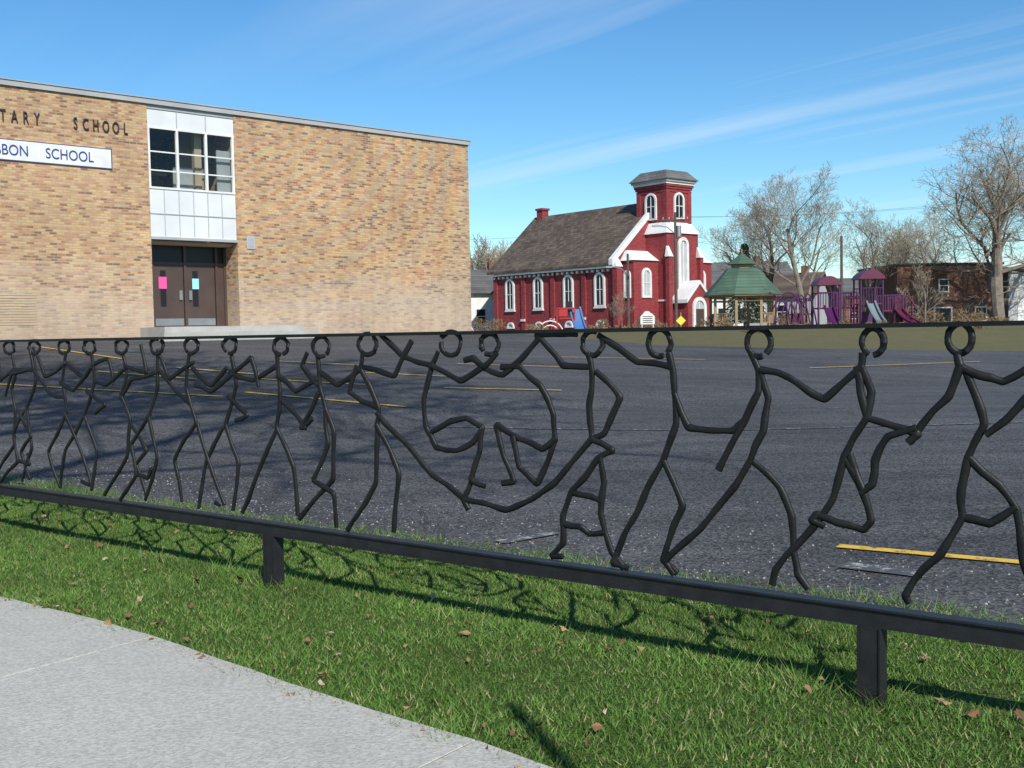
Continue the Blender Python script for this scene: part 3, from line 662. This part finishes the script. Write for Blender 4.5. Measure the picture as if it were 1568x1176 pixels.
mb.box(0,12,0,8,-1,4.6,'grey'); mb.box(-.2,12.2,-.2,8.2,4.6,5.1,'white'); mb.box(.8,3.6,-.05,0,-.2,2.2,'white'); mb.box(5,8,-.05,0,-.2,2.2,'dark')
for k in range(1,5): mb.box(.8,3.6,-.07,-.051,-.2+k*.46,-.17+k*.46,'trim')
mb.build('shell',wb)
def house(name,u,depth,rot,w_,d,h,rh,wall,roofm,zb=1.1,cross=False):
    x,y=at(u,depth); e=empty(name,(x,y,zb),rot); mb=MB()
    mb.box(-w_/2,w_/2,-d/2,d/2,-1,h,wall)
    for sx in (-w_/2,w_/2-.2): mb.ext([(-d/2,h),(d/2,h),(0,h+rh)],(sx,0,0),(0,1,0),(0,0,1),(1,0,0),.2,wall)
    mb.build('walls',e); mb=MB()
    for sg in (-1,1):
        sl=rh/(d/2); mb.ext([(0,h+rh+.2),(0,h+rh+.02),(sg*(d/2+.5),h-.5*sl+.02),(sg*(d/2+.5),h-.5*sl+.2)],(-w_/2-.4,0,0),(0,1,0),(0,0,1),(1,0,0),w_+.8,roofm)
    mb.box(w_*.2,w_*.2+.7,-.4,.3,h+rh-1,h+rh+.9,'dkbrick')
    mb.build('roof',e); mb=MB(); k=-w_/2+1.2
    while k<w_/2-1: winbox(mb,k,1.0,.9,1.4,-d/2); (winbox(mb,k,3.6,.9,1.3,-d/2) if h>4.8 else None); k+=2.4
    mb.build('windows',e); return e
house('siding_house',728,112,.3,8,8,4.2,2.2,'white','greyshingle'); 
house('siding_house',1125,135,.1,13,9,5.2,2.8,'white','greyshingle')
house('siding_house',1210,120,-.5,7,7,3.6,2.2,'grey','shingle')
house('brick_house',1345,150,.0,12,9,4.2,2.2,'dkbrick','greyshingle')

# ------------------------------------------------------------------ trees
def tree_mb(h,seed,spread=1.0,ks=(8,6,6,5,3),up=.12,r0=.26,minr=.010,lean=0,buds=True,first=.3,bark='bark',wide=1.0,jit=.17):
    rnd=random.Random(seed); mb=MB()
    nseg=(6,5,4,3,2,1); sides=(8,6,4,3,3,3); ratio=(0,.66,.56,.54,.52,.55)
    def grow(p,d,Ln,r,lev):
        pts=[p.copy()]; rad=[r]; k=nseg[lev]
        for i in range(k):
            j=Vector((rnd.gauss(0,1),rnd.gauss(0,1),rnd.gauss(0,1)))*(.07 if lev==0 else jit)
            d=(d+j+Vector((0,0,up if lev else .05))).normalized(); p=p+d*Ln/k; pts.append(p.copy())
            rad.append(max(minr*.7,r*(1-.62*(i+1)/k)))
        mb.tube(pts,rad,sides[lev],bark if lev<3 else 'twig',cap=False)
        if lev>=len(ks):
            if buds and rnd.random()<.32:
                c=pts[-1]; s=rnd.uniform(.03,.06); v1=Vector((rnd.gauss(0,1),rnd.gauss(0,1),rnd.gauss(0,1)))*s; v2=Vector((rnd.gauss(0,1),rnd.gauss(0,1),rnd.gauss(0,1)))*s
                mb.add([c,c+v1,c+v2],[(0,1,2)],'bud')
            return
        for c in range(ks[lev]):
            t=first+(1-first)*(c+rnd.random())/ks[lev] if lev==0 else .2+.8*(c+rnd.random())/ks[lev]
            f=t*k; i=min(k-1,int(f)); q=pts[i].lerp(pts[i+1],f-i); rr=rad[i]+(rad[i+1]-rad[i])*(f-i)
            ang=math.radians(rnd.uniform(26,58))*spread; az=c*2.4+rnd.uniform(-.5,.5)
            o=d.orthogonal().normalized(); o.rotate(Matrix.Rotation(az,3,d))
            dd=(d*math.cos(ang)+o*math.sin(ang)).normalized()
            L2=Ln*ratio[lev+1]*(1.25-.5*t)*rnd.uniform(.8,1.15)
            grow(q,dd,L2,max(minr,rr*rnd.uniform(.45,.62)),lev+1)
    grow(Vector((0,0,-.4)),Vector((lean,0,1)).normalized(),h*.62,r0,0)
    zm=max(v[2] for v in mb.v); s=h/zm; mb.v=[(a*s*(1+(wide-1)*min(1,max(0,c/3))),b_*s*(1+(wide-1)*min(1,max(0,c/3))),c*s) for a,b_,c in mb.v]
    return mb
def place(o,u,depth,zb,rz=0,sc_=1):
    x,y=at(u,depth); o.location=(x,y,zb); o.rotation_euler=(0,0,rz); o.scale=(sc_,)*3
tA=tree_mb(16.3,3,1.12,(10,7,6,5,3),up=.07,r0=.42,minr=.010,lean=-.04,first=.22,wide=1.35); oA=tA.build('bare_maple_tree'); place(oA,1533,84,1.0,.6)
tB=tree_mb(14.2,12,1.0,(8,6,6,5,3),up=.13,r0=.28,minr=.010,first=.25,wide=1.05); oB=tB.build('bare_tree'); place(oB,1236,95,1.1)
def inst(o,name,u,depth,zb,rz,s):
    c=bpy.data.objects.new(name,o.data); scene.collection.objects.link(c); place(c,u,depth,zb,rz,s)
inst(oB,'bare_tree',1182,104,1.1,2.0,1.05); inst(oB,'bare_tree',1322,100,1.1,4.1,.85)
inst(oB,'bare_tree',1432,120,1.1,1.0,.95); inst(oA,'bare_maple_tree',1396,128,1.1,1.7,.8); inst(oA,'bare_maple_tree',1602,92,1.1,3.7,.98)
tC=tree_mb(4.2,21,1.0,(7,5,4,3),up=.2,r0=.07,minr=.010,first=.2); oC=tC.build('small_ornamental_tree'); place(oC,1418,72,1.1)
inst(oC,'small_ornamental_tree',955,84,1.2,2,.75)
dm=MB()
tD=tree_mb(9,31,1.0,(8,6,5,4),up=.12,r0=.2,minr=.022,first=.2,buds=False)
for i,u in enumerate([702,728,742,760,776,795,1085,1120,1155,1195,1235,1280,1320,1350,1375,1405,1445,1480,1520,1560,1600,1650]):
    dep=random.uniform(150,200); s=random.uniform(.75,1.05) if u>800 else random.uniform(1.45,1.8); x,y=at(u,dep); a=random.uniform(0,6.28); ca,sa=math.cos(a)*s,math.sin(a)*s
    o=len(dm.v); dm.v+=[(vx*ca-vy*sa+x,vx*sa+vy*ca+y,vz*s+1.1) for vx,vy,vz in tD.v]
    if not dm.mats: dm.mats=list(tD.mats)
    dm.f+=[[k+o for k in f] for f in tD.f]; dm.fm+=tD.fm
dm.build('distant_trees')
rnd=random.Random(5); fb=MB()
for i in range(9000):
    u=rnd.uniform(-400,2100); dep=rnd.uniform(230,330); x,y=at(u,dep); hh=5+3.5*noise.noise(Vector((u*.012,0,0))); z=1+rnd.random()**.8*max(2.5,hh)
    s=rnd.uniform(.3,.9); v=[Vector((x+rnd.gauss(0,s),y+rnd.gauss(0,s),z+rnd.gauss(0,s*.8))) for _ in range(3)]; fb.add(v,[(0,1,2)],'shrub')
fb.build('distant_tree_belt')
mb=MB(); rnd=random.Random(9); mb.tube([(0,0,-.3),(0,0,7.4)],[.16,.03],6,'bark')
for i in range(2800):
    z=.6+7.0*rnd.random()**1.2; r=(7.9-z)*.27*math.sqrt(rnd.random()); a=rnd.uniform(0,6.28); c=Vector((r*math.cos(a),r*math.sin(a),z))
    mb.add([c,c+Vector((math.cos(a)*.3,math.sin(a)*.3,-.1+rnd.uniform(-.08,.08))),c+Vector((rnd.gauss(0,.1),rnd.gauss(0,.1),.12))],[(0,1,2)],'conifer')
o=mb.build('conifer_tree'); place(o,1142,98,1.1)
mb=MB(); rnd=random.Random(4)
lst=[(985,78,.6),(1000,82,.7),(1090,70,.6),(1200,66,.6),(1220,70,.7),(1395,70,.8),(1430,74,.7),(1470,76,.8),(1500,78,.7),(760,84,.8),(735,88,.9),(925,84,.6),(1110,62,.4),(1490,60,.4)]
for k in range(34): lst.append((rnd.uniform(780,1600),rnd.uniform(44,58),rnd.uniform(.12,.3)))
for u0,dep,r in lst:
    x,y=at(u0,dep); zg=gz(x,y)-.1
    for i in range(380 if r>.35 else 130):
        a=rnd.uniform(0,6.28); e=rnd.uniform(0,1.5); rr=r*rnd.random()**.5; c=Vector((x+rr*math.cos(a)*math.cos(e)*1.3,y+rr*math.sin(a)*math.cos(e),zg+rr*math.sin(e)*1.3)); d=Vector((rnd.gauss(0,.1),rnd.gauss(0,.1),rnd.uniform(.05,.25)))*(1 if r>.35 else .6)
        mb.add([c,c+d,c+d*.5+Vector((rnd.gauss(0,.05),0,rnd.gauss(0,.03)))],[(0,1,2)],'shrub')
mb.build('shrubs')
# ------------------------------------------------------------------ poles / wires / signs
def upole(name,u,depth,h,arm=True,lamp=False):
    x,y=at(u,depth); e=empty(name,(x,y,1.1)); mb=MB(); mb.tube([(0,0,-.4),(0,0,h)],[.13,.09],8,'pole')
    if arm:
        mb.box(-1.0,1.0,-.06,.06,h-.6,h-.5,'pole')
        for k in (-.9,-.45,.45,.9): mb.tube([(k,0,h-.5),(k,0,h-.35)],.04,6,'grey')
        mb.tube([(.25,-.1,h-1.8),(.25,-.1,h-1.0)],.18,8,'steel')
    if lamp: mb.tube([(0,0,h-1.6),(-.6,-.2,h-1.1),(-1.3,-.4,h-1.0)],.04,6,'steel'); mb.box(-1.75,-1.25,-.5,-.3,h-1.08,h-.95,'steel')
    mb.build('pole',e); return (x,y,1.1+h)
a=upole('utility_pole',1037,80,8.7,True,True); b_=upole('utility_pole',1290,82,6.9,False); c=upole('utility_pole',1680,86,11.0)
d=upole('utility_pole',660,86,8.0)
upole('street_lamp',964,84,6.0,False,True)
wr=MB()
def wire(p,q,sag,dz=0,dx=0):
    p=Vector(p)+Vector((dx,0,dz)); q=Vector(q)+Vector((dx,0,dz)); wr.tube([p.lerp(q,i/14)-Vector((0,0,sag*4*(i/14)*(1-i/14))) for i in range(15)],.011,3,'pole')
for dx in (-.9,.9): wire(a,c,.6,-.35,dx)
wire(a,d,.6,-.35,-.9); wire(a,b_,.3,-1.8); wire(b_,c,.4,-1.0)
wr.build('utility_wires')
x,y=at(993,76); e=empty('church_notice_sign',(x,y,1.15)); mb=MB()
mb.box(-.42,-.36,-.03,.03,-.3,.6,'white'); mb.box(.36,.42,-.03,.03,-.3,.6,'white'); mb.ext([(-.5,.45),(.5,.45),(.5,1.0),(.3,1.2),(-.3,1.2),(-.5,1.0)],(0,0,0),(1,0,0),(0,0,1),(0,-1,0),.06,'white')
for k in range(4): mb.box(-.35,.35,-.07,-.062,.55+k*.14,.6+k*.14,'dark')
mb.build('board',e)
x,y=at(1044,66); e=empty('yellow_warning_sign',(x,y,1.15)); mb=MB(); mb.tube([(0,.03,-.4),(0,.03,1.1)],.03,6,'steel'); mb.ext([(0,.3),(.3,.6),(0,.9),(-.3,.6)],(0,0,0),(1,0,0),(0,0,1),(0,-1,0),.02,'yellow'); mb.build('plate',e)
SH=Vector((.305,-.952)).normalized(); EL=math.radians(38)
L_=4.4; e=empty('street_sign',(-.03+SH.x*L_,3.83+SH.y*L_,0)); mb=MB(); mb.tube([(0,0,-.3),(0,0,L_*math.tan(EL))],.028,6,'steel'); mb.box(-.15,.15,-.035,-.03,2.3,2.75,'white'); mb.build('post_and_plate',e)
tS=tree_mb(23,44,1.15,(9,6,6,5),up=.04,r0=.35,minr=.03,first=.62,buds=False,wide=1.25); o=tS.build('street_tree'); o.location=(-1.2,-4.6,0)

# ------------------------------------------------------------------ light / sky / camera
S=Vector((SH.x*math.cos(EL),SH.y*math.cos(EL),math.sin(EL)))
sd=bpy.data.lights.new('sun','SUN'); sd.energy=5.0; sd.angle=math.radians(.53); sd.color=(1,.955,.87)
so=bpy.data.objects.new('sun',sd); scene.collection.objects.link(so); so.rotation_euler=(-S).to_track_quat('-Z','Y').to_euler()
wd=bpy.data.worlds.new('World'); scene.world=wd; wd.use_nodes=True; n=wd.node_tree; L=n.links.new
bg=[x for x in n.nodes if x.type=='BACKGROUND'][0]
sk=N(n,'ShaderNodeTexSky'); sk.sky_type='NISHITA'; sk.sun_disc=False; sk.sun_elevation=EL; sk.sun_rotation=math.atan2(S.x,S.y); sk.air_density=1.0; sk.dust_density=.2; sk.ozone_density=1.2
hs=N(n,'ShaderNodeHueSaturation'); setin(hs,Saturation=1.28,Value=1.0); L(sk.outputs[0],hs.inputs['Color'])
skt=mixc(n,1.0,hs.outputs[0],(.84,1.10,1.22),'MULTIPLY')
tcg=N(n,'ShaderNodeTexCoord').outputs['Generated']; sp=N(n,'ShaderNodeSeparateXYZ'); L(tcg,sp.inputs[0])
def mth(op,a,b_=None,c=None):
    x=N(n,'ShaderNodeMath',operation=op)
    for i,v in enumerate((a,b_,c)):
        if v is None: continue
        if hasattr(v,'links'): L(v,x.inputs[i])
        else: x.inputs[i].default_value=v
    return x.outputs[0]
zz=mth('ADD',mth('MAXIMUM',sp.outputs[2],0.0),.04); px=mth('DIVIDE',sp.outputs[0],zz); py=mth('DIVIDE',sp.outputs[1],zz)
al=mth('ADD',mth('MULTIPLY',px,-.65),mth('MULTIPLY',py,.76)); ac=mth('ADD',mth('MULTIPLY',px,.76),mth('MULTIPLY',py,.65))
cb=N(n,'ShaderNodeCombineXYZ'); L(mth('MULTIPLY',al,.08),cb.inputs[0]); L(mth('MULTIPLY',ac,.8),cb.inputs[1])
cn=N(n,'ShaderNodeTexNoise'); setin(cn,Scale=1.0,Detail=6.0,Roughness=.55,Distortion=.2); L(cb.outputs[0],cn.inputs['Vector'])
cf=ramp(n,cn.outputs[0],[(.51,0),(.78,.85)])
az=N(n,'ShaderNodeMapRange'); L(sp.outputs[0],az.inputs[0]); az.inputs[1].default_value=-.22; az.inputs[2].default_value=.12; az.inputs[3].default_value=.12
cf2=mth('MULTIPLY',cf,az.outputs[0])
skc=mixc(n,cf2,skt,(7.8,8.4,9.0))
L(skc,bg.inputs[0]); bg.inputs[1].default_value=.115
cam=bpy.data.cameras.new('camera'); co=bpy.data.objects.new('camera',cam); scene.collection.objects.link(co)
cam.sensor_width=36; cam.lens=FPX/1568*36; cam.clip_start=.05; cam.clip_end=4000
mat=Matrix((( CR.x,CU.x,-F.x,0),(CR.y,CU.y,-F.y,0),(CR.z,CU.z,-F.z,EYE),(0,0,0,1))); co.matrix_world=mat
scene.camera=co
scene.view_settings.view_transform='Standard'; scene.view_settings.look='None'; scene.view_settings.exposure=0
